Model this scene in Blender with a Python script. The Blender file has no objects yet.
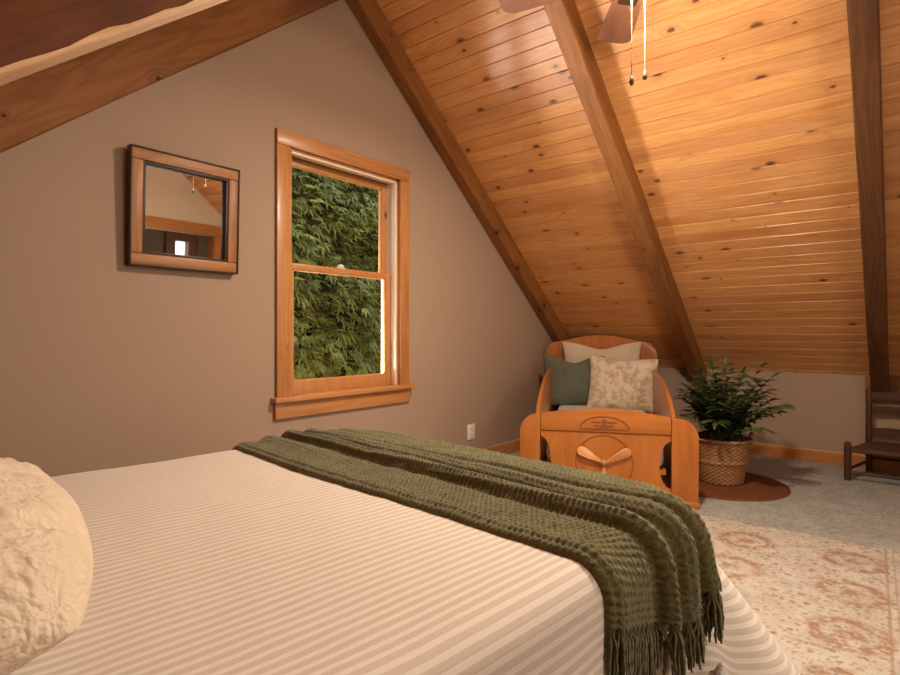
import bpy, bmesh, math, random
import numpy as np
from mathutils import Vector, Matrix, noise
PI = math.pi
rnd = random.Random(7)
scene = bpy.context.scene
COL = scene.collection

# ------------------------------------------------------------------ helpers
def setp(o, label=None, cat=None, group=None, kind=None):
    if label: o['label'] = label
    if cat: o['category'] = cat
    if group: o['group'] = group
    if kind: o['kind'] = kind
    return o

def thing(name, label, cat, loc=(0, 0, 0), rot=(0, 0, 0), group=None):
    o = bpy.data.objects.new(name, None)
    o.empty_display_size = 0.1
    o.location = loc
    o.rotation_euler = rot
    COL.objects.link(o)
    return setp(o, label, cat, group)

def smooth_by_angle(me, ang=40):
    me.polygons.foreach_set('use_smooth', [True] * len(me.polygons))
    try:
        me.set_sharp_from_angle(angle=math.radians(ang))
    except Exception:
        pass

def obj(name, bm, mat, parent=None, smooth=40):
    me = bpy.data.meshes.new(name)
    bmesh.ops.recalc_face_normals(bm, faces=bm.faces)
    bm.to_mesh(me)
    bm.free()
    if smooth: smooth_by_angle(me, smooth)
    for m in (mat if isinstance(mat, (list, tuple)) else [mat]):
        me.materials.append(m)
    o = bpy.data.objects.new(name, me)
    COL.objects.link(o)
    if parent: o.parent = parent
    return o

def rawobj(name, verts, faces, mat, parent=None, uv=None, smooth=True):
    me = bpy.data.meshes.new(name)
    me.from_pydata([tuple(v) for v in verts], [], faces)
    if uv is not None:
        l = me.uv_layers.new(name='UVMap')
        idx = np.empty(len(me.loops), dtype=np.int32)
        me.loops.foreach_get('vertex_index', idx)
        l.data.foreach_set('uv', np.asarray(uv, dtype=np.float32)[idx].ravel())
    me.validate()
    if smooth: me.polygons.foreach_set('use_smooth', [True] * len(me.polygons))
    me.materials.append(mat)
    o = bpy.data.objects.new(name, me)
    COL.objects.link(o)
    if parent: o.parent = parent
    return o

def B(): return bmesh.new()

def merge(bm, tmp, M=None):
    if M is not None: bmesh.ops.transform(tmp, matrix=M, verts=tmp.verts)
    me = bpy.data.meshes.new('tmp')
    tmp.to_mesh(me); tmp.free()
    bm.from_mesh(me)
    bpy.data.meshes.remove(me)
    return bm

def box(bm, x0, x1, y0, y1, z0, z1, bev=0.0, seg=2, M=None):
    t = B()
    bmesh.ops.create_cube(t, size=1)
    for v in t.verts:
        v.co = Vector(((x0 + x1) / 2 + v.co.x * (x1 - x0), (y0 + y1) / 2 + v.co.y * (y1 - y0), (z0 + z1) / 2 + v.co.z * (z1 - z0)))
    if bev: bmesh.ops.bevel(t, geom=t.edges[:], offset=bev, segments=seg, affect='EDGES', profile=0.5)
    return merge(bm, t, M)

def prism(bm, pts, axis, a, b, bev=0.0, seg=2, M=None):
    """extrude the 2-D outline pts along axis from a to b. axis 0: pts are (y,z); 1: (x,z); 2: (x,y)"""
    t = B()
    def mk(p, d):
        return {0: (d, p[0], p[1]), 1: (p[0], d, p[1]), 2: (p[0], p[1], d)}[axis]
    A = [t.verts.new(mk(p, a)) for p in pts]
    C = [t.verts.new(mk(p, b)) for p in pts]
    n = len(pts)
    f1 = t.faces.new(A); f2 = t.faces.new(C[::-1])
    for i in range(n):
        t.faces.new((A[i], C[i], C[(i + 1) % n], A[(i + 1) % n]))
    if bev:
        ed = list(f1.edges) + list(f2.edges)
        bmesh.ops.bevel(t, geom=ed, offset=bev, segments=seg, affect='EDGES', profile=0.5)
    bmesh.ops.recalc_face_normals(t, faces=t.faces)
    return merge(bm, t, M)

def tube(bm, pts, r, n=8, caps=True):
    pts = [Vector(p) for p in pts]
    rs = r if isinstance(r, (list, tuple)) else [r] * len(pts)
    rings = []
    up = Vector((0, 0, 1))
    d0 = (pts[1] - pts[0]).normalized()
    if abs(d0.dot(up)) > 0.95: up = Vector((1, 0, 0))
    for i, p in enumerate(pts):
        d = (pts[min(i + 1, len(pts) - 1)] - pts[max(i - 1, 0)]).normalized()
        s = d.cross(up)
        if s.length < 1e-4: s = d.cross(Vector((0, 1, 0)))
        s.normalize(); u = s.cross(d).normalized()
        up = u
        rings.append([bm.verts.new(p + (s * math.cos(2 * PI * k / n) + u * math.sin(2 * PI * k / n)) * rs[i]) for k in range(n)])
    for i in range(len(rings) - 1):
        for k in range(n):
            bm.faces.new((rings[i][k], rings[i][(k + 1) % n], rings[i + 1][(k + 1) % n], rings[i + 1][k]))
    if caps:
        bm.faces.new(rings[0][::-1]); bm.faces.new(rings[-1])
    return bm

def lathe(bm, prof, n=48, M=None, dr=None):
    t = B()
    rings = []
    for j, (r, z) in enumerate(prof):
        ring = []
        for k in range(n):
            a = 2 * PI * k / n
            rr = r + (dr(a, j, r, z) if dr else 0)
            ring.append(t.verts.new((rr * math.cos(a), rr * math.sin(a), z)))
        rings.append(ring)
    for i in range(len(rings) - 1):
        for k in range(n):
            t.faces.new((rings[i][k], rings[i][(k + 1) % n], rings[i + 1][(k + 1) % n], rings[i + 1][k]))
    t.faces.new(rings[0][::-1]); t.faces.new(rings[-1])
    return merge(bm, t, M)

def T(x, y, z): return Matrix.Translation((x, y, z))
def Rm(a, ax): return Matrix.Rotation(a, 4, ax)

# ------------------------------------------------------------------ materials
class NT:
    def __init__(s, name):
        s.m = bpy.data.materials.new(name); s.m.use_nodes = True
        s.t = s.m.node_tree; s.n = s.t.nodes; s.l = s.t.links
        s.bsdf = s.n['Principled BSDF']; s.out = s.n['Material Output']
    def add(s, typ, **kw):
        n = s.n.new(typ)
        for k, v in kw.items():
            if k.startswith('i_'):
                key = k[2:]; key = int(key) if key.isdigit() else key.replace('_', ' ')
                s.set(n.inputs[key], v)
            else: setattr(n, k, v)
        return n
    def set(s, inp, v):
        if isinstance(v, bpy.types.NodeSocket): s.l.new(v, inp)
        else: inp.default_value = v
    def math(s, op, a, b=0.0, c=None, clamp=False):
        n = s.n.new('ShaderNodeMath'); n.operation = op; n.use_clamp = clamp
        s.set(n.inputs[0], a); s.set(n.inputs[1], b)
        if c is not None: s.set(n.inputs[2], c)
        return n.outputs[0]
    def vmath(s, op, a, b=None):
        n = s.n.new('ShaderNodeVectorMath'); n.operation = op
        s.set(n.inputs[0], a)
        if b is not None: s.set(n.inputs[1], b)
        return n.outputs['Value'] if op in ('LENGTH', 'DISTANCE', 'DOT_PRODUCT') else n.outputs[0]
    def mix(s, f, a, b, blend='MIX'):
        n = s.n.new('ShaderNodeMix'); n.data_type = 'RGBA'; n.blend_type = blend
        s.set(n.inputs[0], f)
        s.set(n.inputs[6], a if isinstance(a, bpy.types.NodeSocket) else (*a, 1))
        s.set(n.inputs[7], b if isinstance(b, bpy.types.NodeSocket) else (*b, 1))
        return n.outputs[2]
    def noise(s, vec, scale=5, detail=3, rough=.5, dist=0.0):
        n = s.n.new('ShaderNodeTexNoise')
        s.set(n.inputs['Vector'], vec); s.set(n.inputs['Scale'], scale); s.set(n.inputs['Detail'], detail)
        s.set(n.inputs['Roughness'], rough); s.set(n.inputs['Distortion'], dist)
        return n.outputs['Fac']
    def step(s, v, a, b, inv=False):
        n = s.n.new('ShaderNodeMapRange'); n.interpolation_type = 'SMOOTHSTEP'
        s.set(n.inputs[0], v); s.set(n.inputs[1], a); s.set(n.inputs[2], b)
        n.inputs[3].default_value = 1.0 if inv else 0.0
        n.inputs[4].default_value = 0.0 if inv else 1.0
        return n.outputs[0]
    def coord(s, which='Object'): return s.n.new('ShaderNodeTexCoord').outputs[which]
    def sep(s, v):
        n = s.n.new('ShaderNodeSeparateXYZ'); s.l.new(v, n.inputs[0]); return n.outputs
    def comb(s, x, y, z):
        n = s.n.new('ShaderNodeCombineXYZ')
        s.set(n.inputs[0], x); s.set(n.inputs[1], y); s.set(n.inputs[2], z)
        return n.outputs[0]
    def bump(s, h, strength=.3, dist=.01):
        n = s.n.new('ShaderNodeBump'); n.inputs['Strength'].default_value = strength
        n.inputs['Distance'].default_value = dist
        s.l.new(h, n.inputs['Height']); s.l.new(n.outputs[0], s.bsdf.inputs['Normal'])
    def fin(s, col=None, rough=.5, spec=.5, **kw):
        if col is not None:
            s.set(s.bsdf.inputs['Base Color'], col if isinstance(col, bpy.types.NodeSocket) else (*col, 1))
        s.set(s.bsdf.inputs['Roughness'], rough); s.set(s.bsdf.inputs['Specular IOR Level'], spec)
        for k, v in kw.items(): s.set(s.bsdf.inputs[k.replace('_', ' ')], v)
        return s.m

def plain(name, col, rough=.5, spec=.4, var=.12, vs=8, bump=0, bs=60, metallic=0.0):
    t = NT(name)
    c = t.coord()
    n = t.noise(c, vs, 4)
    a = tuple(x * (1 - var) for x in col); b = tuple(min(1, x * (1 + var)) for x in col)
    if bump: t.bump(t.noise(c, bs, 3), bump, .004)
    return t.fin(t.mix(n, a, b), rough, spec, Metallic=metallic)

def wood(name, light, mid, dark, axis=0, rough=.42, spec=.4, board=0.0, knots=(.5, .3), kcell=(.55, .12),
         kcol=(.05, .018, .006), ksize=.010, gs=1.0, coat=0.0, bump=.12, spec_var=True):
    """procedural timber, the grain along local axis"""
    t = NT(name)
    s = t.sep(t.coord())
    L, c1, c2 = [(s[0], s[1], s[2]), (s[1], s[0], s[2]), (s[2], s[0], s[1])][axis]
    rn = t.add('ShaderNodeObjectInfo').outputs['Random']
    off = t.math('MULTIPLY', rn, 17.3)
    L = t.math('ADD', L, off)
    if board:
        idx = t.math('FLOOR', t.math('DIVIDE', c1, board))
        wn = t.add('ShaderNodeTexWhiteNoise', noise_dimensions='1D'); t.set(wn.inputs['W'], idx)
        bval = wn.outputs['Value']
        Lb = t.math('ADD', L, t.math('MULTIPLY', bval, 23.0))
    else:
        bval = None; Lb = L
    # knots
    ky = board if board else kcell[1]
    kv = t.comb(t.math('DIVIDE', Lb, kcell[0]), t.math('DIVIDE', t.math('ADD', c1, t.math('MULTIPLY', c2, .6)), ky), 0.0)
    vo = t.add('ShaderNodeTexVoronoi', voronoi_dimensions='2D'); t.set(vo.inputs['Vector'], kv); t.set(vo.inputs['Scale'], 1.0)
    t.set(vo.inputs['Randomness'], 1.0)
    df = t.vmath('MULTIPLY', t.vmath('SUBTRACT', kv, vo.outputs['Position']), (kcell[0] * .62, ky, 0))
    wob = t.noise(t.comb(t.math('MULTIPLY', L, 60), t.math('MULTIPLY', c1, 60), 0.0), 1, 2)
    ln = t.math('ADD', t.vmath('LENGTH', df), t.math('MULTIPLY', t.math('SUBTRACT', wob, .5), .008))
    sc = t.sep(vo.outputs['Color'])
    keep = t.math('LESS_THAN', sc[0], knots[0])
    ks = t.math('MULTIPLY', t.math('ADD', t.math('MULTIPLY', t.math('POWER', sc[1], 1.7), 1.25), .25), ksize)
    kn = t.math('MULTIPLY', t.step(ln, t.math('MULTIPLY', ks, .45), t.math('MULTIPLY', ks, 1.25), inv=True), keep)
    halo = t.math('MULTIPLY', t.step(ln, 0.0, t.math('MULTIPLY', ks, 5.0), inv=True), keep)
    # grain
    w1 = t.noise(t.comb(t.math('MULTIPLY', Lb, 1.1), t.math('MULTIPLY', c1, 9), t.math('MULTIPLY', c2, 9)), gs, 3, .5)
    ph = t.math('ADD', t.math('MULTIPLY', w1, 46), t.math('ADD', t.math('MULTIPLY', c1, 160 * gs), t.math('MULTIPLY', halo, 9)))
    rings = t.math('ADD', t.math('MULTIPLY', t.math('SINE', ph), .5), .5)
    fine = t.noise(t.comb(t.math('MULTIPLY', Lb, 5), t.math('MULTIPLY', c1, 170), t.math('MULTIPLY', c2, 170)), 1, 3, .6)
    broad = t.noise(t.comb(t.math('MULTIPLY', Lb, .9), t.math('MULTIPLY', c1, 7), t.math('MULTIPLY', c2, 7)), 1, 3, .6, .4)
    g = t.math('ADD', t.math('MULTIPLY', rings, .35), t.math('ADD', t.math('MULTIPLY', fine, .4), t.math('MULTIPLY', broad, .75)))
    g = t.step(g, .35, 1.15)
    col = t.mix(g, light, mid)
    col = t.mix(t.math('MULTIPLY', t.step(broad, .5, .75), .55), col, dark)
    if bval is not None:
        hs = t.add('ShaderNodeHueSaturation'); t.set(hs.inputs['Color'], col)
        t.set(hs.inputs['Value'], t.math('ADD', t.math('MULTIPLY', bval, .20), .90))
        t.set(hs.inputs['Hue'], t.math('ADD', t.math('MULTIPLY', t.math('SUBTRACT', bval, .5), .007), .5))
        col = hs.outputs[0]
    col = t.mix(t.math('MULTIPLY', halo, .35), col, dark)
    col = t.mix(t.math('MULTIPLY', kn, .92), col, kcol)
    t.bump(t.math('ADD', t.math('MULTIPLY', fine, .6), t.math('MULTIPLY', rings, .15)), bump, .003)
    r = t.math('ADD', t.math('MULTIPLY', fine, .16), rough - .08)
    return t.fin(col, r, spec, Coat_Weight=coat, Coat_Roughness=.2)

def fabric(name, a, b, scale=420, bump=.35, rough=.9, sheen=.15, coarse=5):
    t = NT(name)
    c = t.coord()
    s = t.sep(c)
    n1 = t.noise(c, coarse, 3); n2 = t.noise(c, scale, 2)
    f = t.math('ADD', t.math('MULTIPLY', n1, .4), t.math('MULTIPLY', n2, .6))
    t.bump(n2, bump, .003)
    return t.fin(t.mix(t.step(f, .3, .7), a, b), rough, .2, Sheen_Weight=sheen, Sheen_Roughness=.5)

M = {}
M['pine'] = wood('pine_boards', (.70, .350, .130), (.60, .255, .074), (.44, .148, .034), axis=0, board=.0945,
                 knots=(.27, .3), kcell=(.33, .0945), ksize=.0165, rough=.36, spec=.5, coat=.2, kcol=(.10, .03, .009))
M['pine_shaded'] = wood('pine_boards_shaded', (.50, .23, .07), (.40, .165, .045), (.28, .10, .025), axis=0, board=.0945,
                      knots=(.55, .3), kcell=(.5, .0945), ksize=.012, rough=.45)  # darker copy of the pine boards, the left slope's shade put into the colour
M['beam'] = wood('beam_timber', (.28, .110, .031), (.20, .072, .018), (.105, .035, .009), axis=0, knots=(.5, .3),
                 kcell=(.34, .10), ksize=.017, rough=.55, bump=.3, kcol=(.03, .01, .004), spec=.2)
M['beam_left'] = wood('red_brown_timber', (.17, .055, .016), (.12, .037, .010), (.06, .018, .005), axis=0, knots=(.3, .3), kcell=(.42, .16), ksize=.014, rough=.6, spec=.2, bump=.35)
M['beam_lit'] = wood('lit_wane_timber', (.72, .46, .27), (.60, .36, .19), (.45, .24, .11), axis=0, knots=(.2, .2), rough=.6, bump=.4)  # window light on the rafter's underside put into the colour, along its wane
M['trim_z'] = wood('trim_upright', (.50, .225, .078), (.42, .17, .052), (.32, .115, .032), axis=2, knots=(.15, .2), kcell=(.8, .2), rough=.38, coat=.1)
M['trim_x'] = wood('trim_long', (.50, .225, .078), (.42, .17, .052), (.32, .115, .032), axis=0, knots=(.3, .2), kcell=(.6, .2), rough=.38, coat=.1)
M['trim_y'] = wood('trim_cross', (.47, .19, .055), (.39, .145, .038), (.29, .095, .024), axis=1, knots=(.15, .2), kcell=(.8, .2), rough=.38, coat=.1)
M['maple_z'] = wood('orange_maple', (.45, .150, .026), (.39, .117, .018), (.31, .085, .012), axis=2, knots=(0, 0), gs=.6, rough=.33, coat=.25, bump=.04)
M['maple_y'] = wood('orange_maple_rail', (.45, .150, .026), (.39, .117, .018), (.31, .085, .012), axis=1, knots=(0, 0), gs=.6, rough=.33, coat=.25, bump=.04)
M['prop'] = wood('pale_propeller_wood', (.62, .29, .11), (.55, .23, .08), (.45, .17, .05), axis=0, knots=(0, 0), gs=.6, rough=.35, coat=.2, bump=.04)
M['carve'] = plain('carved_line', (.24, .075, .018), .5)
M['darkwood_z'] = wood('dark_chair_wood', (.085, .030, .011), (.06, .02, .007), (.03, .010, .004), axis=2, knots=(0, 0), rough=.5, spec=.35)
M['darkwood_y'] = wood('dark_chair_slats', (.085, .030, .011), (.06, .02, .007), (.03, .010, .004), axis=1, knots=(0, 0), rough=.5, spec=.35)
M['plank'] = wood('brown_plank', (.30, .13, .042), (.22, .09, .027), (.14, .055, .016), axis=1, knots=(.2, .2), rough=.5)
M['beam_dark'] = wood('dark_timber', (.14, .058, .022), (.10, .038, .013), (.05, .019, .007), axis=0, knots=(.5, .3), kcell=(.42, .16), ksize=.014, rough=.6, spec=.2, bump=.35, kcol=(.02, .008, .003))
M['mframe'] = wood('mirror_frame_wood', (.40, .18, .065), (.30, .12, .04), (.2, .075, .024), axis=0, knots=(0, 0), rough=.45)
M['mdark'] = plain('mirror_dark_edge', (.035, .014, .007), .5)
M['hallwood'] = wood('hall_frame_wood', (.36, .15, .05), (.28, .105, .033), (.18, .06, .018), axis=2, knots=(0, 0), rough=.5)
M['fanblade'] = wood('fan_blade_wood', (.19, .075, .038), (.15, .055, .028), (.10, .035, .018), axis=0, knots=(0, 0), rough=.4)
M['bronze'] = plain('fan_bronze', (.10, .055, .03), .35, metallic=.8)
M['chain'] = plain('pull_chain_metal', (.25, .16, .09), .6, metallic=.3)
M['fob'] = plain('pull_fob', (.06, .035, .018), .4)

def mat_wall(name, col):
    t = NT(name)
    c = t.coord('Object')
    n = t.noise(c, 1.6, 4, .55); n2 = t.noise(c, 260, 2)
    t.bump(n2, .10, .002)
    a = tuple(x * .95 for x in col); b = tuple(x * 1.05 for x in col)
    return t.fin(t.mix(n, a, b), .75, .25)
M['wall'] = mat_wall('taupe_paint', (.36, .245, .168))
M['brightened_wall'] = mat_wall('brightened_paint', (.66, .56, .43))  # light missing on the front wall is made up for in its colour
M['stop'] = plain('daylit_stop_wood', (.80, .64, .47), .45, var=.05)  # daylight on the right and head stops put into the colour
M['white_paint'] = plain('white_liner', (.88, .88, .88), .4, var=.03)
M['outlet'] = plain('outlet_plastic', (.72, .66, .58), .35, var=.03)
M['slot'] = plain('outlet_slot', (.03, .025, .02), .6)

def mat_carpet():
    t = NT('grey_carpet')
    c = t.coord()
    n1 = t.noise(c, 230, 3, .7); n2 = t.noise(c, 7, 4, .6); n3 = t.noise(c, 60, 3, .7)
    f = t.math('ADD', t.math('MULTIPLY', n1, .35), t.math('ADD', t.math('MULTIPLY', n2, .2), t.math('MULTIPLY', n3, .45)))
    t.bump(t.math('ADD', n1, n3), .9, .012)
    return t.fin(t.mix(t.step(f, .33, .67), (.18, .16, .132), (.52, .475, .405)), .95, .1, Sheen_Weight=.2)
M['carpet'] = mat_carpet()

def mat_rug():
    t = NT('faded_floral_rug')
    c = t.coord(); s = t.sep(c)
    warp = t.add('ShaderNodeTexNoise', i_Vector=c, i_Scale=14.0)
    wv = t.vmath('ADD', c, t.vmath('MULTIPLY', warp.outputs['Color'], (.035, .035, .035)))
    base_n = t.noise(c, 6, 4, .7)
    col = t.mix(t.step(base_n, .35, .65), (.58, .51, .43), (.46, .39, .315))
    # small scattered leaves and buds
    def motif(scale, lo, hi, keep, color, fac):
        nonlocal col
        v = t.add('ShaderNodeTexVoronoi', i_Vector=wv, i_Scale=scale)
        cs = t.sep(v.outputs['Color'])
        m = t.math('MULTIPLY', t.step(v.outputs['Distance'], lo, hi, inv=True), t.math('LESS_THAN', cs[0], keep))
        m = t.math('MULTIPLY', m, fac)
        col = t.mix(m, col, color)
    motif(34, .22, .36, .38, (.22, .20, .16), .8)
    motif(22, .16, .42, .42, (.40, .33, .26), .7)
    motif(27, .22, .38, .40, (.33, .16, .085), .7)
    motif(38, .22, .40, .42, (.36, .24, .16), .6)
    motif(46, .20, .36, .55, (.27, .18, .12), .65)
    motif(70, .20, .38, .5, (.26, .22, .17), .5)
    # large rosettes: rings of petals around a lattice
    w_ = t.sep(wv)
    def cell(v, c0, p):
        q = t.math('ADD', t.math('DIVIDE', t.math('SUBTRACT', v, c0), p), .5)
        return t.math('MULTIPLY', t.math('SUBTRACT', t.math('FRACT', q), .5), p)
    gx = cell(w_[0], .875, .365); gy = cell(w_[1], -.40, .42)
    d = t.math('MULTIPLY', t.math('SQRT', t.math('ADD', t.math('POWER', gx, 2.0), t.math('POWER', gy, 2.0))), 2.6)
    pet = t.noise(wv, 30, 3, .7)
    ring = t.math('MULTIPLY', t.step(d, .17, .24), t.step(d, .27, .36, inv=True))
    core = t.step(d, .06, .13, inv=True)
    rm = t.math('MULTIPLY', t.math('ADD', ring, core, clamp=True), t.step(pet, .36, .56))
    col = t.mix(t.math('MULTIPLY', rm, .85), col, (.31, .13, .06))
    fil = t.math('MULTIPLY', t.step(d, .13, .2, inv=True), t.step(pet, .5, .6))
    col = t.mix(t.math('MULTIPLY', fil, .5), col, (.40, .25, .14))
    # worn patches
    wear = t.step(t.noise(c, 3.2, 4, .7), .52, .72)
    col = t.mix(t.math('MULTIPLY', wear, .55), col, (.60, .55, .48))
    # border lines along both long sides
    y = t.math('ABSOLUTE', s[1])
    for a, b_, cc in ((.520, .530, (.36, .2, .11)), (.548, .555, (.36, .25, .17)), (.90, .91, (.36, .2, .11))):
        m = t.math('MULTIPLY', t.math('GREATER_THAN', y, a), t.math('LESS_THAN', y, b_))
        col = t.mix(t.math('MULTIPLY', m, .6), col, cc)
    n = t.noise(c, 320, 2, .7)
    t.bump(n, .5, .005)
    return t.fin(t.mix(t.step(n, .3, .75), t.mix(.3, col, (.2, .15, .1)), col), .95, .1)
M['rug'] = mat_rug()

def mat_bedspread():
    t = NT('striped_bedspread')
    uv = t.coord('UV'); s = t.sep(uv)
    wv = t.noise(t.comb(t.math('MULTIPLY', s[0], 3), t.math('MULTIPLY', s[1], 3), 0.0), 1, 2)
    ph = t.math('ADD', t.math('MULTIPLY', s[1], 2 * PI / .0222), t.math('MULTIPLY', wv, 1.1))
    st = t.step(t.math('SINE', ph), -.25, .55)
    fn = t.noise(t.comb(t.math('MULTIPLY', s[0], 260), t.math('MULTIPLY', s[1], 800), 0.0), 1, 2)
    fz = t.math('ADD', t.math('MULTIPLY', st, .8), t.math('MULTIPLY', fn, .2))
    col = t.mix(fz, (.545, .455, .365), (.71, .625, .535))
    t.bump(t.math('ADD', t.math('MULTIPLY', st, .6), t.math('MULTIPLY', fn, .5)), .28, .004)
    return t.fin(col, .9, .15, Sheen_Weight=.1)
M['bedspread'] = mat_bedspread()

def mat_knit():
    t = NT('olive_knit')
    uv = t.coord('UV')
    n1 = t.noise(uv, 130, 3, .7); n2 = t.noise(uv, 9, 3); n3 = t.noise(uv, 420, 2, .7)
    f = t.math('ADD', t.math('MULTIPLY', n1, .5), t.math('ADD', t.math('MULTIPLY', n2, .2), t.math('MULTIPLY', n3, .3)))
    t.bump(t.math('ADD', n1, t.math('MULTIPLY', n3, .5)), .55, .006)
    return t.fin(t.mix(t.step(f, .32, .66), (.045, .038, .010), (.165, .138, .040)), .95, .1, Sheen_Weight=.25, Sheen_Roughness=.6)
M['knit'] = mat_knit()
def mat_quilt():
    t = NT('puckered_quilt')
    c = t.coord()
    w = t.add('ShaderNodeTexNoise', i_Vector=c, i_Scale=9.0)
    wv = t.vmath('ADD', c, t.vmath('MULTIPLY', w.outputs['Color'], (.09, .09, .09)))
    r = t.math('ABSOLUTE', t.math('SUBTRACT', t.noise(wv, 30, 2, .5), .5))
    r2 = t.math('ABSOLUTE', t.math('SUBTRACT', t.noise(c, 62, 2, .5), .5))
    h = t.math('ADD', t.step(r, 0.0, .16), t.math('MULTIPLY', t.step(r2, 0.0, .2), .45))
    fine = t.noise(c, 420, 2)
    t.bump(t.math('ADD', h, t.math('MULTIPLY', fine, .12)), .34, .010)
    return t.fin(t.mix(t.noise(c, 14, 3), (.62, .49, .34), (.76, .63, .47)), .92, .15, Sheen_Weight=.15)
M['quilt'] = mat_quilt()
M['cush_cream'] = fabric('oat_linen', (.50, .37, .25), (.62, .48, .34), 380)
M['cush_green'] = fabric('sage_linen', (.085, .092, .058), (.125, .13, .085), 380)
def mat_boucle():
    t = NT('boucle_floral')
    c = t.coord()
    n = t.noise(c, 16, 4, .7); n2 = t.noise(c, 90, 3, .7)
    t.bump(n2, .7, .008)
    col = t.mix(t.step(n, .42, .62), (.70, .58, .43), (.46, .34, .22))
    return t.fin(t.mix(t.step(n2, .3, .7), t.mix(.3, col, (.3, .2, .12)), col), .95, .1, Sheen_Weight=.2)
M['cush_boucle'] = mat_boucle()
M['sheet'] = fabric('white_sheet', (.50, .45, .38), (.62, .57, .49), 300)
M['fleece'] = fabric('cream_fleece', (.42, .33, .22), (.70, .60, .46), 120, .9, coarse=60)
M['fluff'] = fabric('white_fluff', (.50, .46, .42), (.80, .76, .72), 160, .9, coarse=70)
M['basket'] = wood('wicker', (.34, .165, .065), (.24, .105, .038), (.15, .06, .02), axis=0, knots=(0, 0), gs=2, rough=.55, bump=.2)
M['soil'] = plain('dark_soil', (.03, .018, .01), .95, var=.4, vs=40)
M['braid'] = fabric('rust_braid', (.095, .026, .010), (.17, .050, .018), 150, .7, coarse=30, sheen=0)
M['stem'] = plain('plant_stem', (.085, .10, .03), .5)
def mat_leaf(name, a, b, rough=.4):
    t = NT(name)
    c = t.coord()
    n = t.noise(c, 9, 3)
    oi = t.add('ShaderNodeObjectInfo').outputs['Random']
    f = t.math('ADD', t.math('MULTIPLY', n, .7), t.math('MULTIPLY', oi, .3))
    return t.fin(t.mix(f, a, b), rough, .4, Transmission_Weight=0.0)
M['leaf'] = mat_leaf('plant_leaf', (.018, .032, .009), (.075, .11, .032))
M['hedge_leaf'] = mat_leaf('hedge_leaf', (.07, .095, .018), (.25, .27, .065), .5)
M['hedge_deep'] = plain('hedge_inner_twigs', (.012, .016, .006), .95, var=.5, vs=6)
M['bark'] = plain('grey_bark', (.12, .09, .06), .9, var=.3, vs=12, bump=.5)
M['ground'] = plain('lawn_ground', (.10, .12, .04), .95, var=.4, vs=5)
M['seat_weave'] = wood('brown_rush_seat', (.10, .045, .022), (.07, .03, .014), (.04, .016, .008), axis=1, knots=(0, 0), gs=4, rough=.6)
def mat_mirror():
    t = NT('mirror_silver')
    return t.fin((.86, .82, .76), .015, .5, Metallic=1.0)
M['mirror'] = mat_mirror()
def mat_glass():
    t = NT('window_glass')
    tr = t.add('ShaderNodeBsdfTransparent'); gl = t.add('ShaderNodeBsdfGlossy'); gl.inputs['Roughness'].default_value = .02
    fr = t.add('ShaderNodeFresnel'); fr.inputs['IOR'].default_value = 1.18
    mx = t.add('ShaderNodeMixShader')
    t.l.new(fr.outputs[0], mx.inputs[0]); t.l.new(tr.outputs[0], mx.inputs[1]); t.l.new(gl.outputs[0], mx.inputs[2])
    t.l.new(mx.outputs[0], t.out.inputs['Surface'])
    return t.m
M['glass'] = mat_glass()
def mat_bulb():
    t = NT('frosted_lamp_glass')
    return t.fin((.9, .8, .62), .4, .4, Emission_Color=(1, .66, .33, 1), Emission_Strength=6.0)
M['bulb'] = mat_bulb()

# ------------------------------------------------------------------ the room
AX, AZ, S = 2.285, 3.075, .813         # ridge, height of rafter undersides there, roof pitch
DZ = .18                                # rafters hang this far (vertically) below the boards
YG, XK, XL, YF = 2.702, 5.467, -.574, -1.3
FZ, SC = -.06, 1.06                     # floor level and the scale of the floor-standing things
DL = .235                               # deeper rafters on the left slope
def zb(x): return AZ + (DZ if x >= AX else DL) - S * abs(x - AX)
TH = math.atan(S)
CT, ST = math.cos(TH), math.sin(TH)

# floor
bm = B(); box(bm, XL - .2, 5.7, YF - 2.4, YG + .17, FZ - .12, FZ)
setp(obj('floor', bm, M['carpet'], smooth=0), 'grey carpeted floor of the attic bedroom', 'floor', kind='structure')

# gable wall with the window opening
WX0, WX1, WZ0, WZ1 = 1.885, 2.772, .63, 2.048
bm = B()
e = .03
prism(bm, [(XL - .1, FZ), (WX0, FZ), (WX0, zb(WX0) + e), (XL - .1, zb(XL - .1) + e)], 1, YG, YG + .16)
prism(bm, [(WX1, FZ), (5.6, FZ), (5.6, zb(5.6) + e), (WX1, zb(WX1) + e)], 1, YG, YG + .16)
prism(bm, [(WX0, FZ), (WX1, FZ), (WX1, WZ0), (WX0, WZ0)], 1, YG, YG + .16)
prism(bm, [(WX0, WZ1), (WX1, WZ1), (WX1, zb(WX1) + e), (AX, zb(AX) + e), (AX - .001, zb(AX - .001) + e), (WX0, zb(WX0) + e)], 1, YG, YG + .16)
setp(obj('wall_back', bm, M['wall'], smooth=0), 'taupe gable wall holding the window and the mirror', 'wall', kind='structure')

# knee wall on the right, lower in front of the niche
bm = B(); box(bm, XK, XK + .1, YF, YG, FZ, zb(XK) + .01)
setp(obj('wall_right', bm, M['wall'], smooth=0), 'low taupe knee wall under the right roof slope', 'wall', kind='structure')
bm = B(); box(bm, XL - .1, XL, YF, YG, FZ, zb(XL) + .01)
setp(obj('wall_left', bm, M['wall'], smooth=0), 'low knee wall under the left roof slope', 'wall', kind='structure')

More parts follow.
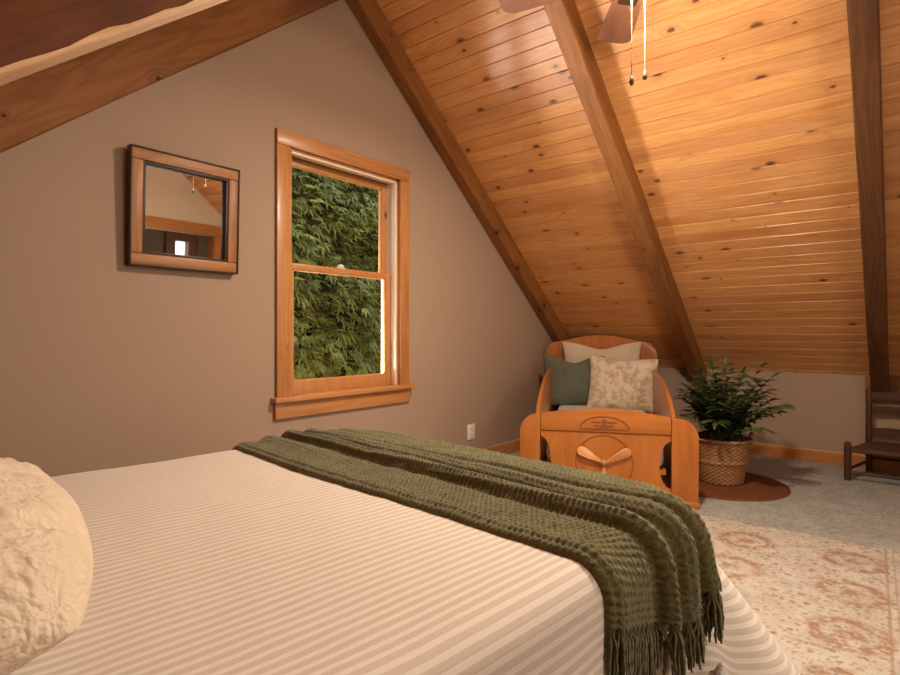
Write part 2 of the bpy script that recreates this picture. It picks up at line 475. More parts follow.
# front wall (behind the camera), with the doorway the mirror shows
RW0, RW1, RWA, RWB = 1.72, 2.22, 1.15, 1.85
DX0, DX1, DZ1 = 1.95, 3.55, 1.90
bm = B()
def wp(*p): prism(bm, list(p), 1, YF - .12, YF)
wp((XL - .1, FZ), (RWA, FZ), (RWA, zb(RWA) + e), (XL - .1, zb(XL - .1) + e))
wp((RWA, FZ), (RWB, FZ), (RWB, RW0), (RWA, RW0))
wp((RWA, RW1), (RWB, RW1), (RWB, zb(RWB) + e), (RWA, zb(RWA) + e))
wp((RWB, FZ), (DX0, FZ), (DX0, zb(DX0) + e), (RWB, zb(RWB) + e))
wp((DX0, DZ1), (DX1, DZ1), (DX1, zb(DX1) + e), (AX, zb(AX) + e), (AX - .001, zb(AX - .001) + e), (DX0, zb(DX0) + e))
wp((DX1, FZ), (5.6, FZ), (5.6, zb(5.6) + e), (DX1, zb(DX1) + e))
setp(obj('wall_front', bm, M['brightened_wall'], smooth=0), 'wall brightened in its colour, with a wide cased doorway, seen in the mirror', 'wall', kind='structure')
d1 = thing('door_1', 'wood cased doorway to the hall, reflected in the mirror', 'doorway', (0, YF, 0)); setp(d1, kind='structure')
bm = B(); box(bm, DX0 - .1, DX1 + .1, -.005, .022, DZ1, DZ1 + .13, .004); obj('head_casing', bm, M['trim_x'], d1)
for x in (DX0 - .09, DX1):
    bm = B(); box(bm, x, x + .09, -.005, .02, FZ, DZ1, .004); obj('side_casing', bm, M['trim_z'], d1)
for x in (DX0, DX1 - .02):
    bm = B(); box(bm, x, x + .02, -.12, 0, FZ, DZ1, 0); obj('jamb', bm, M['hallwood'], d1)
# hall behind
bm = B()
HY = YF - 2.0
box(bm, .8, 3.98, HY - .1, HY, FZ, 2.4); box(bm, 4.18, 5.2, HY - .1, HY, FZ, 2.4)
box(bm, 3.98, 4.18, HY - .1, HY, FZ, 1.45); box(bm, 3.98, 4.18, HY - .1, HY, 1.97, 2.4)
box(bm, .7, .8, HY - .1, YF - .12, FZ, 2.4); box(bm, 5.2, 5.3, HY, YF - .12, FZ, 2.4)
box(bm, .7, 5.3, HY - .1, YF - .12, 2.4, 2.5)
setp(obj('wall_hall', bm, M['wall'], smooth=0), 'hall walls beyond the doorway', 'wall', kind='structure')
w2 = thing('window_2', 'small bright hall window glimpsed in the mirror', 'window', (4.08, HY, 1.45)); setp(w2, kind='structure')
bm = B()
for x0, x1, z0, z1 in ((-.25, -.10, -.1, .65), (.10, .25, -.1, .65), (-.10, .10, .52, .65), (-.10, .10, -.1, 0)): box(bm, x0, x1, 0, .04, z0, z1, .004)
obj('window_frame', bm, M['hallwood'], w2)
bm = B(); box(bm, -.10, .10, -.06, -.054, 0, .52); obj('pane', bm, M['glass'], w2)

w3 = thing('fill_window', 'added unseen high window beside the doorway, for fill light', 'window', (0, YF, 0)); setp(w3, kind='structure')  # added unseen window, made up to go with the rear fill light
bm = B()
for x0, x1, z0, z1 in ((RWA - .06, RWA, RW0 - .06, RW1 + .05), (RWB, RWB + .06, RW0 - .06, RW1 + .05), (RWA, RWB, RW1, RW1 + .05), (RWA, RWB, RW0 - .06, RW0), (1.485, 1.515, RW0, RW1)): box(bm, x0, x1, -.03, .02, z0, z1, .003)
obj('window_frame', bm, M['trim_x'], w3)
bm = B(); box(bm, RWA, RWB, -.07, -.064, RW0, RW1); obj('pane', bm, M['glass'], w3)

# board ceilings: tongue and groove with real V grooves; local x = along the ridge, local y = down the slope, local z = into the roof
BW = .0945
def board_ceiling(name, side, y_from, y_to, slope_from, slope_to, mat, label):
    g, dpt = .0042, .0065
    prof = [(slope_from, 0.0)]
    k = math.floor(slope_from / BW) + 1
    while k * BW < slope_to - g:
        c = k * BW
        if c - g > slope_from: prof += [(c - g, 0), (c, dpt), (c + g, 0)]
        k += 1
    prof += [(slope_to, 0.0)]
    t = B()
    A = [t.verts.new((y_from, p, z)) for p, z in prof]; C = [t.verts.new((y_to, p, z)) for p, z in prof]
    for i in range(len(prof) - 1): t.faces.new((A[i], A[i + 1], C[i + 1], C[i]))
    th = .04
    q = [t.verts.new(v) for v in ((y_from, slope_from, th), (y_from, slope_to, th), (y_to, slope_to, th), (y_to, slope_from, th))]
    t.faces.new(q[::-1])
    t.faces.new([*A[::-1], q[0], q[1]][::-1]); t.faces.new([*C, q[2], q[3]][::-1])
    t.faces.new((A[-1], q[1], q[2], C[-1])); t.faces.new((A[0], C[0], q[3], q[0]))
    me_o = obj(name, t, mat, smooth=0)
    # local frame -> world
    dx = Vector((0, 1, 0)); dy = Vector((side * CT, 0, -ST)); dz = Vector((side * ST, 0, CT))
    mm = Matrix.Identity(4)
    for r in range(3):
        mm[r][0], mm[r][1], mm[r][2] = dx[r], dy[r], dz[r]
    mm.translation = Vector((AX, 0, AZ + (DZ if side > 0 else DL)))
    me_o.matrix_world = mm
    return setp(me_o, label, 'ceiling', kind='structure')
Lk = (XK - AX) / CT
board_ceiling('ceiling', 1, YF - .12, YG + .16, 0, Lk + .01, M['pine'], 'knotty honey pine board ceiling sloping down on the right')
board_ceiling('ceiling', -1, YF - .12, YG + .16, 0, (AX - XL) / CT + .1, M['pine_shaded'], 'pine ceiling on the left roof slope, coloured as shadowed')
# plank on the low wall behind the foot of the right-hand rafter
bm = B(); box(bm, XK - .022, XK - .001, YF, .235, .457, zb(XK) + .004, .003)
setp(obj('trim_1', bm, M['plank'], smooth=30), 'brown plank on the low wall behind the foot of the last rafter', 'trim', kind='structure')

# rafters: local x = down the slope, local y = ridge direction (centre), local z = up; the underside at z=0
def rafter(name, side, y0, y1, length, label, mats, foot_plumb=True, start=0.0, wane=False):
    hw = (y1 - y0) / 2
    dep = (DZ if side > 0 else DL) * CT
    t = B()
    n = 70
    rows = []
    r2 = random.Random(int(y0 * 100) + side * 7)
    for i in range(n + 1):
        x = start + (length - start) * i / n
        w = [(noise.noise(Vector((x * 2.1, k * 3.7, y0 * 9))) * .0035) for k in range(4)]
        if wane:
            rough = .012 * noise.noise(Vector((x * 9, 1.3, 2))) + .007 * noise.noise(Vector((x * 30, 4.3, 2)))
            rough2 = .010 * noise.noise(Vector((x * 7, 8.3, 2))) + .008 * noise.noise(Vector((x * 26, 1.3, 5)))
            pr = [(-hw, dep), (-hw, .046 + rough * .8), (-hw + .010, .040 + rough2 * .5), (-hw + .03, .040 + rough2 * .25), (hw - .004, .038), (hw, .046), (hw, dep)]
        else:
            b = .006
            pr = [(-hw, dep), (-hw + w[0], b), (-hw + b + w[0], w[2]), (hw - b + w[1], w[3]), (hw + w[1], b), (hw, dep)]
        rows.append([t.verts.new((x - (z * S if foot_plumb and i == n else 0) , y, z)) for y, z in pr])
    m = len(rows[0])
    for i in range(n):
        for k in range(m - 1):
            f = t.faces.new((rows[i][k], rows[i][k + 1], rows[i + 1][k + 1], rows[i + 1][k]))
            if wane and 1 <= k <= 4: f.material_index = 1
        t.faces.new((rows[i][-1], rows[i][0], rows[i + 1][0], rows[i + 1][-1]))
    t.faces.new(rows[0]); t.faces.new(rows[-1][::-1])
    o = obj(name, t, mats, smooth=28)
    dx = Vector((side * CT, 0, -ST)); dz = Vector((side * ST, 0, CT)); dy = Vector((0, 1, 0))
    mm = Matrix.Identity(4)
    for r in range(3): mm[r][0], mm[r][1], mm[r][2] = dx[r], dy[r], dz[r]
    mm.translation = Vector((AX, (y0 + y1) / 2, AZ))
    o.matrix_world = mm
    return setp(o, label, 'beam', kind='structure')
Lr = (XK - AX) / CT - .004
rafter('trim_3', 1, 2.60, 2.701, Lr, 'dark timber rafter running down the gable wall above the toddler bed', [M['beam']])
rafter('trim_4', 1, 1.402, 1.515, Lr, 'timber rafter crossing the middle of the pine ceiling', [M['beam']])
rafter('trim_5', 1, .085, .197, Lr - .02, 'dark timber rafter ending above the little chair', [M['beam_dark']])
Ll = (AX - XL) / CT - .004
rafter('trim_7', -1, 2.60, 2.701, Ll, 'knotty brown rafter on the gable wall above the mirror', [M['beam']])
rafter('trim_8', -1, 1.395, 1.52, Ll, 'rough rafter with a wane edge and underside coloured as lit at top left', [M['beam_left'], M['beam_lit']], wane=True)
rafter('trim_9', -1, .085, .197, Ll, 'rafter overhead on the left slope', [M['beam']])

# baseboards
bm = B(); prism(bm, [(XK, FZ), (XK - .014, FZ), (XK - .014, FZ + .093), (XK - .008, FZ + .103), (XK, FZ + .105)], 1, YF, YG)
setp(obj('baseboard_right', bm, M['trim_y'], smooth=30), 'orange wood baseboard along the low right wall', 'baseboard', kind='structure')
bm = B(); prism(bm, [(YG, FZ), (YG - .014, FZ), (YG - .014, FZ + .093), (YG - .008, FZ + .103), (YG, FZ + .105)], 0, XL, XK - .014)
setp(obj('baseboard_back', bm, M['trim_x'], smooth=30), 'orange wood baseboard along the gable wall', 'baseboard', kind='structure')

# ------------------------------------------------------------------ window
win = thing('window_1', 'wood framed double hung window on the gable wall, trees outside', 'window', (0, YG, 0))
setp(win, kind='structure')
cw = .087
bm = B(); box(bm, WX0 - cw, WX0, -.022, 0, WZ0 + .01, WZ1, .004); obj('side_casing', bm, M['trim_z'], win)
bm = B(); box(bm, WX1, WX1 + cw, -.022, 0, WZ0 + .01, WZ1, .004); obj('side_casing', bm, M['trim_z'], win)
bm = B(); box(bm, WX0 - cw, WX1 + cw, -.024, 0, WZ1, WZ1 + .085, .004); obj('head_casing', bm, M['trim_x'], win)
bm = B(); box(bm, WX0 - cw - .03, WX1 + cw + .03, -.055, .06, WZ0 - .016, WZ0 + .012, .006); obj('window_sill', bm, M['trim_x'], win)
bm = B(); box(bm, WX0 - cw - .01, WX1 + cw + .01, -.024, 0, WZ0 - .108, WZ0 - .016, .004); obj('apron', bm, M['trim_x'], win)
bm = B()
box(bm, WX0 - .002, WX0 + .012, 0, .158, WZ0, WZ1); box(bm, WX1 - .012, WX1 + .002, 0, .158, WZ0, WZ1); box(bm, WX0, WX1, 0, .158, WZ1 - .012, WZ1 + .002)
box(bm, WX0, WX1, .06, .17, WZ0 - .02, WZ0 + .004)
obj('jamb', bm, M['trim_z'], win)
for x in (WX0 + .012, WX1 - .016):
    bm = B(); box(bm, x, x + .004, .05, .15, WZ0, WZ1 - .012); obj('jamb_liner', bm, M['white_paint'], win)
    bm = B()
    xx = x if x < 2.3 else x - .010
    box(bm, xx, xx + .014, .002, .048, WZ0 + .012, WZ1 - .012, .003); obj('stop', bm, M['stop'] if x > 2.3 else M['trim_z'], win)
bm = B(); box(bm, WX0 + .012, WX1 - .012, .002, .048, WZ1 - .026, WZ1 - .012, .003); obj('head_stop', bm, M['stop'], win)
def sash(y, z0, z1, bot, top):
    x0, x1, st = WX0 + .018, WX1 - .018, .05
    bm = B()
    box(bm, x0, x0 + st, y, y + .034, z0, z1, .003); box(bm, x1 - st, x1, y, y + .034, z0, z1, .003)
    box(bm, x0 + st, x1 - st, y, y + .034, z0, z0 + bot, .003); box(bm, x0 + st, x1 - st, y, y + .034, z1 - top, z1, .003)
    o = obj('sash', bm, M['trim_z'], win)
    bm = B()
    for xa, xb, za, zb_ in ((x0 + st - .001, x0 + st + .008, z0 + bot, z1 - top), (x1 - st - .008, x1 - st + .001, z0 + bot, z1 - top)):
        box(bm, xa, xb, y + .006, y + .017, za, zb_)
    box(bm, x0 + st, x1 - st, y + .006, y + .017, z0 + bot - .001, z0 + bot + .006); box(bm, x0 + st, x1 - st, y + .006, y + .017, z1 - top - .006, z1 - top + .001)
    obj('glazing_bead', bm, M['prop'], o)
    bm = B(); box(bm, x0 + st - .004, x1 - st + .004, y + .017, y + .021, z0 + bot - .004, z1 - top + .004); obj('pane', bm, M['glass'], o)
    return o
sash(.052, WZ0 + .004, 1.405, .085, .036)
sash(.092, 1.372, WZ1 - .013, .036, .05)
bm = B(); box(bm, 2.29, 2.35, .058, .078, 1.405, 1.416, .003)
lathe(bm, [(.003, 0), (.02, .002), (.018, .014), (.006, .02)], 16, T(2.32, .068, 1.414))
obj('sash_lock', bm, M['outlet'], win)

# outlet
ol = thing('wall_outlet', 'small white electrical outlet low on the gable wall', 'outlet', (3.60, YG, .205))
bm = B(); box(bm, -.05, .05, -.007, 0, -.063, .063, .004); obj('cover_plate', bm, M['outlet'], ol)
for z in (-.027, .027):
    bm = B(); box(bm, -.017, .017, -.010, -.006, z - .018, z + .018, .003)
    s_ = obj('socket', bm, M['outlet'], ol)
    bm = B(); box(bm, -.008, -.005, -.0105, -.009, z - .005, z + .007); box(bm, .005, .008, -.0105, -.009, z - .005, z + .007); obj('slot', bm, M['slot'], s_)

# ------------------------------------------------------------------ mirror
mr = thing('wall_mirror', 'wooden framed rectangular mirror hanging left of the window', 'mirror', (1.290, YG - .012, 1.568), (math.radians(2.1), 0, 0))
W_, H_ = .508, .518
fw = .050
def frame_bar(x0, x1, z0, z1, horiz):
    bm = B(); box(bm, x0, x1, -.042, 0, z0, z1, .006); return bm
hw, hh = W_ / 2, H_ / 2
for (x0, x1, z0, z1) in ((-hw, hw, hh - fw, hh), (-hw, hw, -hh, -hh + fw)):
    obj('frame_bar', frame_bar(x0, x1, z0, z1, 1), M['mframe'], mr)
mz = wood('mirror_frame_upright', (.40, .18, .065), (.30, .12, .04), (.2, .075, .024), axis=2, knots=(0, 0), rough=.45)
for (x0, x1) in ((-hw, -hw + fw), (hw - fw, hw)):
    obj('frame_bar', frame_bar(x0, x1, -hh + fw, hh - fw, 0), mz, mr)
bm = B()
o_ = .007
for x0, x1, z0, z1 in ((-hw - o_, hw + o_, hh, hh + o_), (-hw - o_, hw + o_, -hh - o_, -hh), (-hw - o_, -hw, -hh, hh), (hw, hw + o_, -hh, hh)): box(bm, x0, x1, -.046, 0, z0, z1, .002)
obj('dark_outer_edge', bm, M['mdark'], mr)
bm = B()
i_ = .012
a, b = hw - fw, hh - fw
for x0, x1, z0, z1 in ((-a, a, b - i_, b), (-a, a, -b, -b + i_), (-a, -a + i_, -b + i_, b - i_), (a - i_, a, -b + i_, b - i_)): box(bm, x0, x1, -.036, -.004, z0, z1, .002)
obj('dark_inner_edge', bm, M['mdark'], mr)
bm = B(); box(bm, -a + i_, a - i_, -.014, -.010, -b + i_, b - i_); obj('mirror_glass', bm, M['mirror'], mr, smooth=0)

# ------------------------------------------------------------------ ceiling fan
fan = thing('ceiling_fan', 'ceiling fan with brown blades and pull chains under the ridge', 'fan', (AX, .85, 2.465))
bm = B(); tube(bm, [(0, 0, .17), (0, 0, .70)], .013, 12); obj('downrod', bm, M['bronze'], fan)
bm = B(); lathe(bm, [(.03, .64), (.065, .66), (.07, .74), (.05, .79)], 32); obj('canopy', bm, M['bronze'], fan)
bm = B(); lathe(bm, [(.05, .03), (.11, .035), (.125, .06), (.125, .12), (.09, .16), (.03, .175)], 40); obj('motor_housing', bm, M['bronze'], fan)
bm = B(); lathe(bm, [(.02, -.02), (.07, -.015), (.075, .02), (.06, .035)], 32); obj('switch_housing', bm, M['bronze'], fan)
bm = B(); lathe(bm, [(.01, -.036), (.06, -.034), (.095, -.026), (.10, -.018), (.07, -.012)], 32); obj('lamp_bowl', bm, M['bulb'], fan)
def blade_outline():
    pts = []
    L0, L1, w0, w1 = .17, .605, .055, .085
    pts += [(L0, -w0), (L0 + .1, -w0 - .012), (L1 - .05, -w1)]
    for k in range(6):
        a = -PI / 2 + PI / 2 * k / 5
        pts.append((L1 - .05 + .05 * math.cos(a) * 1.0, -w1 + .05 + .05 * math.sin(a)))
    for k in range(6):
        a = PI / 2 * k / 5
        pts.append((L1 - .02 + .02 * math.cos(a), w1 - .03 + .03 * math.sin(a)))
    pts += [(L0 + .1, w0 + .012), (L0, w0)]
    return pts
FAN0 = math.radians(33.5)
for k in range(5):
    mm = Rm(FAN0 + k * 2 * PI / 5, 'Z') @ Rm(math.radians(11), 'X')
    bm = B(); prism(bm, blade_outline(), 2, .045, .052, .002, 1)
    o = obj('blade', bm, M['fanblade'], fan); o.matrix_local = mm
    bm = B(); box(bm, .09, .20, -.02, .02, .036, .045, .003); box(bm, .18, .26, -.04, .04, .037, .045, .003)
    ob = obj('blade_arm', bm, M['bronze'], o)
for (dx, dy, zbot) in ((-.075, .0, -.472), (.035, -.014, -.415)):
    bm = B(); tube(bm, [(dx * .7, dy * .7, -.01), (dx, dy, -.03), (dx, dy, zbot + .05)], .0022, 6)
    o = obj('pull_chain', bm, M['chain'], fan)
    bm = B(); lathe(bm, [(.001, 0), (.008, .006), (.010, .018), (.006, .034), (.002, .044), (.001, .05)], 14, T(dx, dy, zbot)); obj('chain_fob', bm, M['fob'], o)

# ------------------------------------------------------------------ main bed (local x: head -> foot, local y: across, away from the camera)
BR = math.radians(-6.0)
b1 = Vector((math.cos(BR), math.sin(BR))); b2 = Vector((-math.sin(BR), math.cos(BR)))
ZB = .58
A0, A1, V0, V1 = -.50, 1.45, .58, 1.96       # flat top of the bedspread
RC = .22
def rect_q(a, b):
    """nearest point on the rounded top outline, outward normal, signed distance"""
    ca = min(max(a, A0 + RC), A1 - RC); cb = min(max(b, V0 + RC), V1 - RC)
    dx, dy = a - ca, b - cb
    d = math.hypot(dx, dy)
    if d < 1e-9:
        m = min(a - A0, A1 - a, b - V0, V1 - b)
        return a, b, 0.0, 0.0, -m
    nx, ny = dx / d, dy / d
    return ca + nx * RC, cb + ny * RC, nx, ny, d - RC
def drape(qa, qb, nx, ny, s):
    foot = max(0.0, nx); near = max(0.0, -ny)
    phi = math.radians(86 - 34 * foot ** 1.3 - 16 * (foot * near))
    r = .07
    s0 = r * phi
    if s < s0:
        f = s / r; off = r * math.sin(f); dr = r * (1 - math.cos(f))
    else:
        off = r * math.sin(phi) + (s - s0) * math.cos(phi); dr = r * (1 - math.cos(phi)) + (s - s0) * math.sin(phi)
        # soft folds in the hang
        per = math.atan2(ny, nx) * .22 + qa * (1 - abs(nx)) + qb * (1 - abs(ny))
        off += .016 * math.sin(per * 17 + 1.0) * min(1, (s - s0) / .35)
    z = ZB - dr
    if z < FZ + .02: z = FZ + .02
    return qa + nx * off, qb + ny * off, z
def topz(a, b):
    return .006 * noise.noise(Vector((a * 2.3, b * 2.3, 0))) + .0025 * noise.noise(Vector((a * 9, b * 14, 3)))
def S_(a, b):
    qa, qb, nx, ny, s = rect_q(a, b)
    if s <= 0: return a, b, ZB + topz(a, b)
    x, y, z = drape(qa, qb, nx, ny, s)
    return x, y, z + topz(a, b) * max(0, 1 - s / .1)

bed = thing('bed', 'large bed with a striped tan bedspread hanging over its sides', 'bed', (0, 0, 0), (0, 0, BR))
bm = B(); box(bm, A0 - .02, A1 - .02, V0 + .03, V1 - .03, .30, ZB - .012, .05, 4); obj('mattress', bm, M['sheet'], bed)
bm = B(); box(bm, A0 - .02, A1 - .06, V0 + .06, V1 - .06, .06, .30, .01); obj('bed_base', bm, M['trim_x'], bed)
for x in (A0 + .05, A1 - .15):
    for y in (V0 + .12, V1 - .12):
        bm = B(); box(bm, x - .03, x + .03, y - .03, y + .03, FZ + .0095, .06, .004); obj('foot', bm, M['hallwood'], bed)
def build_bedspread():
    per = []
    def arc(cx, cy, a0, n=26):
        for k in range(n): 
            a = a0 + PI / 2 * k / n
            per.append((cx + RC * math.cos(a), cy + RC * math.sin(a), math.cos(a), math.sin(a)))
    def line(p, q, n, nx, ny):
        for k in range(n):
            t = k / n
            per.append((p[0] + (q[0] - p[0]) * t, p[1] + (q[1] - p[1]) * t, nx, ny))
    arc(A1 - RC, V0 + RC, -PI / 2)
    line((A1, V0 + RC), (A1, V1 - RC), 50, 1, 0)
    arc(A1 - RC, V1 - RC, 0)
    line((A1 - RC, V1), (A0 + RC, V1), 70, 0, 1)
    arc(A0 + RC, V1 - RC, PI / 2)
    line((A0, V1 - RC), (A0, V0 + RC), 40, -1, 0)
    arc(A0 + RC, V0 + RC, PI)
    line((A0 + RC, V0), (A1 - RC, V0), 80, 0, -1)
    N = len(per)
    verts, uv, faces = [], [], []
    cy = (V0 + V1) / 2; x_lo, x_hi = A0 + .69, A1 - .69
    K, D = 34, 44
    for j in range(K + 1):
        t = .02 + .98 * j / K
        for (qa, qb, nx, ny) in per:
            cx = min(max(qa, x_lo), x_hi)
            a = cx + (qa - cx) * t; b = cy + (qb - cy) * t
            verts.append((a, b, ZB + topz(a, b))); uv.append((a, b))
    for j in range(1, D + 1):
        s = .70 * (j / D) ** 1.25
        for (qa, qb, nx, ny) in per:
            ss = min(s, .68)
            x, y, z = drape(qa, qb, nx, ny, ss)
            z += topz(qa, qb) * max(0, 1 - s / .1)
            if j == D: z = max(z - .004, FZ + .016)
            ky = min(1, max(0, (-ny - .04) / .3)); ks_ = min(1, s / .07); kk = ky * ky * (3 - 2 * ky) * ks_ * ks_ * (3 - 2 * ks_)
            nq = min(1, max(0, (nx - .03) / .4)); nq = nq * nq * (3 - 2 * nq)
            vz = V0 - (s * (1 - nq) + (ZB - z) * (1.08 - .42 * max(0, nx)) * nq)
            verts.append((x, y, z)); uv.append((qa + nx * s, (qb + ny * s) * (1 - kk) + vz * kk))
    R = K + D + 1
    for j in range(R - 1):
        for k in range(N):
            k2 = (k + 1) % N
            faces.append((j * N + k, j * N + k2, (j + 1) * N + k2, (j + 1) * N + k))
    # close the thin slit in the middle
    faces.append(tuple(range(N - 1, -1, -1)))
    return rawobj('bedspread', verts, faces, M['bedspread'], bed, uv)
build_bedspread()

# knitted throw across the foot of the bed
TW0, TW1 = .885, 1.44
LFAR, NEARB = 2.14, V0
def hem_b(w):
    # flat coordinate b where the knitted part ends (rest is fringe)
    pts = [(0, .435), (.33, .385), (.5, .345), (.75, .395), (1, .49)]
    for (w0, y0), (w1, y1) in zip(pts, pts[1:]):
        if w <= w1: return y0 + (y1 - y0) * (w - w0) / (w1 - w0)
    return pts[-1][1]
def left_edge(b):
    return TW0 + .012 * math.sin(b * 3.0)
def right_edge(b):
    f = min(1, max(0, (b - 1.25) / .75))
    return TW1 + .0 - .02 * f * f
def fold_h(w, l):
    """l: 0 at the far end, 1 at the near hem"""
    h = .016
    def ridge(c, wid, amp): return amp * math.exp(-((w - c) / wid) ** 2)
    far = max(0, 1 - l / .55); near = max(0, (l - .25) / .75)
    wav = .02 * math.sin(l * 5)
    h += ridge(.05, .05, .006)
    h += ridge(.24 + .03 * l, .05, .022 * far)
    h += ridge(.40 - .02 * l + wav, .045, .030) - ridge(.345 - .015 * l + wav, .025, .014)
    h += ridge(.58 - .04 * l - wav, .05, .026) - ridge(.52 - .05 * l - wav, .022, .013)
    h += ridge(.72 + .02 * l, .05, .020 * (.4 + near)) - ridge(.665 + .02 * l, .022, .012 * (.3 + near))
    h += ridge(.83, .05, .012 * far)
    h += .004 * noise.noise(Vector((w * 5, l * 7, 1)))
    h *= .45 + .55 * min(1, w / .05) * 1.0
    return max(h, .007)
def throw_point(w, b, l, extra=0.0):
    a = left_edge(b) + (right_edge(b) - left_edge(b)) * w
    e = .004
    p = Vector(S_(a, b)); pa = Vector(S_(a + e, b)) - p; pb = Vector(S_(a, b + e)) - p
    n = pa.cross(pb)
    n = n.normalized() if n.length > 1e-12 else Vector((0, 0, 1))
    h = fold_h(w, l)
    return p + n * (h + extra), n
def build_throw():
    NW, NL = 190, 470
    verts, uv, faces = [], [], []
    for i in range(NL + 1):
        for k in range(NW + 1):
            w = k / NW
            hb = hem_b(w)
            l = i / NL
            b = LFAR + (hb - LFAR) * l
            x = w * .60; y = l * 1.78
            # knit: columns of V stitches, rows offset
            col = x / .0160; cf = col - math.floor(col)
            vsh = abs(cf - .5) * 2
            row = y / .0150 + vsh * .55
            st = abs(math.sin(PI * row)) ** .7
            d = .0078 * (st * (0.35 + .65 * math.sin(PI * cf) ** .6)) - .003
            d += .0025 * noise.noise(Vector((x * 90, y * 90, 0)))
            if k in (0, NW) or i in (0, NL): d = -fold_h(w, l) + .0005
            p, n = throw_point(w, b, l, d)
            verts.append(p); uv.append((x, y))
    for i in range(NL):
        for k in range(NW):
            q = i * (NW + 1) + k
            faces.append((q, q + NW + 1, q + NW + 2, q + 1))
    o = rawobj('knit_throw', verts, faces, M['knit'], None, uv)
    o.rotation_euler = (0, 0, BR)
    setp(o, 'olive green chunky knit throw with tasselled ends lying across the bed foot', 'throw blanket')
    rr = random.Random(3)
    NTAS = 30
    for k in range(NTAS):
        w = .012 + .976 * k / (NTAS - 1)
        hb = hem_b(w)
        uvm = []
        vs, fs, us = [], [], []
        for s in range(7):
            ang = 2 * PI * s / 7
            ln = .098 + rr.uniform(-.012, .012)
            sway = rr.uniform(-.010, .010)
            pts = []
            for j in range(8):
                t = j / 7
                wid = .0035 + .0065 * min(1, t * 2.2)
                if j == 1: wid = .003
                ww = min(max(w + (math.cos(ang) * wid + sway * t) / .57, -.02), 1.02)
                p, n = throw_point(ww, hb + .006 - ln * t, 1.0, -.004 - .004 * t + math.sin(ang) * wid * .7 + .0012 * math.sin(j * 2.4 + s))
                pts.append(p)
            # tube by hand
            base = len(vs)
            nn = 5
            for j, p in enumerate(pts):
                rad = .0036 if j < 7 else .002
                for q in range(nn):
                    aq = 2 * PI * q / nn + j * .7
                    vs.append(p + Vector((math.cos(aq), math.sin(aq), 0)) * rad); us.append((w + q * .004, j * .02 + s * .1))
            for j in range(7):
                for q in range(nn):
                    q2 = (q + 1) % nn
                    fs.append((base + j * nn + q, base + j * nn + q2, base + (j + 1) * nn + q2, base + (j + 1) * nn + q))
        rawobj('tassel', vs, fs, M['knit'], o, us)
    return o
build_throw()

# pillows ------------------------------------------------------------
def pillow(name, w, h, t, mat, label, pos, rot, res=44, pinch=.07, wrinkle=.004, chop=0.0, quilt=0.0, seed=0, power=2.4, flat=1.0, squircle=0.0, parent=None):
    """soft pillow in its own x (width) y (depth) z (height) frame, origin at its centre"""
    verts, faces, uv = [], [], []
    idx = {}
    for side in (1, -1):
        for i in range(res + 1):
            for j in range(res + 1):
                if side == -1 and (i in (0, res) or j in (0, res)):
                    idx[(side, i, j)] = idx[(1, i, j)]; continue
                u = -1 + 2 * i / res; v = -1 + 2 * j / res
                # denser towards the seams
                u = math.sin(u * PI / 2) ; v = math.sin(v * PI / 2)
                x = u * (1 - pinch * (1 - v * v)); z = v * (1 - pinch * (1 - u * u))
                if squircle:
                    x *= math.sqrt(1 - squircle * v * v / 2); z *= math.sqrt(1 - squircle * u * u / 2)
                pu = max(0, 1 - abs(u) ** power); pv = max(0, 1 - abs(v) ** power)
                d = (pu * pv) ** .5
                nz = noise.noise(Vector((u * 2.2 + seed, v * 2.2, side * 3 + seed)))
                nz2 = noise.noise(Vector((u * 6 + seed * 2, v * 6, side * 5)))
                th = d * t / 2 * (1 + .10 * nz) + d * wrinkle * nz2 * 2
                zz = z * h / 2
                if chop:
                    zz -= chop * max(0, v) ** 2 * math.exp(-(u / .42) ** 2)
                if quilt:
                    q1 = noise.noise(Vector((u * 9 + seed, v * 11, side))) ; q2 = noise.noise(Vector((u * 22, v * 24 + seed, side)))
                    th += quilt * (abs(q1) * 1.2 + abs(q2) * .7 - .3) * min(1, d * 2.5)
                if quilt and side == 1:
                    th -= .030 * math.exp(-((u - .80 + .30 * v) / .045) ** 2) * min(1, d * 2.2) * (1 if v > -.6 else 0)
                    th += .012 * math.exp(-((u - .93 + .15 * v) / .06) ** 2)
                idx[(side, i, j)] = len(verts)
                if side == -1: th *= flat
                verts.append((x * w / 2, -side * th, zz)); uv.append((u, v))
    for side in (1, -1):
        for i in range(res):
            for j in range(res):
                f = (idx[(side, i, j)], idx[(side, i + 1, j)], idx[(side, i + 1, j + 1)], idx[(side, i, j + 1)])
                faces.append(f if side == 1 else f[::-1])
    o = rawobj(name, verts, faces, mat, parent, uv)
    o.location = pos; o.rotation_euler = rot
    if label: setp(o, label, 'pillow' if name == 'pillow' else 'cushion')
    return o

pl = pillow('pillow', .86, .68, .275, M['quilt'], 'cream quilted pillow lying at the head of the striped bed',
            (.012, 1.135, .657), (math.radians(-88), 0, math.radians(-101)), res=120, pinch=.0, wrinkle=.006, quilt=.007, seed=4, power=3.2, flat=.5, squircle=.55)

# fluffy bundle on the floor beside the bed
t = B()
bmesh.ops.create_icosphere(t, subdivisions=5, radius=1)
for v in t.verts:
    d = v.co.normalized()
    rr_ = 1 + .10 * noise.noise(d * 2.3) + .05 * noise.noise(d * 9) + .03 * noise.noise(d * 26)
    v.co = Vector((d.x * .05 * rr_, d.y * .036 * rr_, max(-.165, d.z * .19 * rr_)))
ob = obj('fleece_bundle', t, M['fluff'], smooth=180)
ob.location = (1.266, .298, FZ + .175)
setp(ob, 'fluffy white bundle standing on the floor against the bedspread below the tassels', 'bundle')

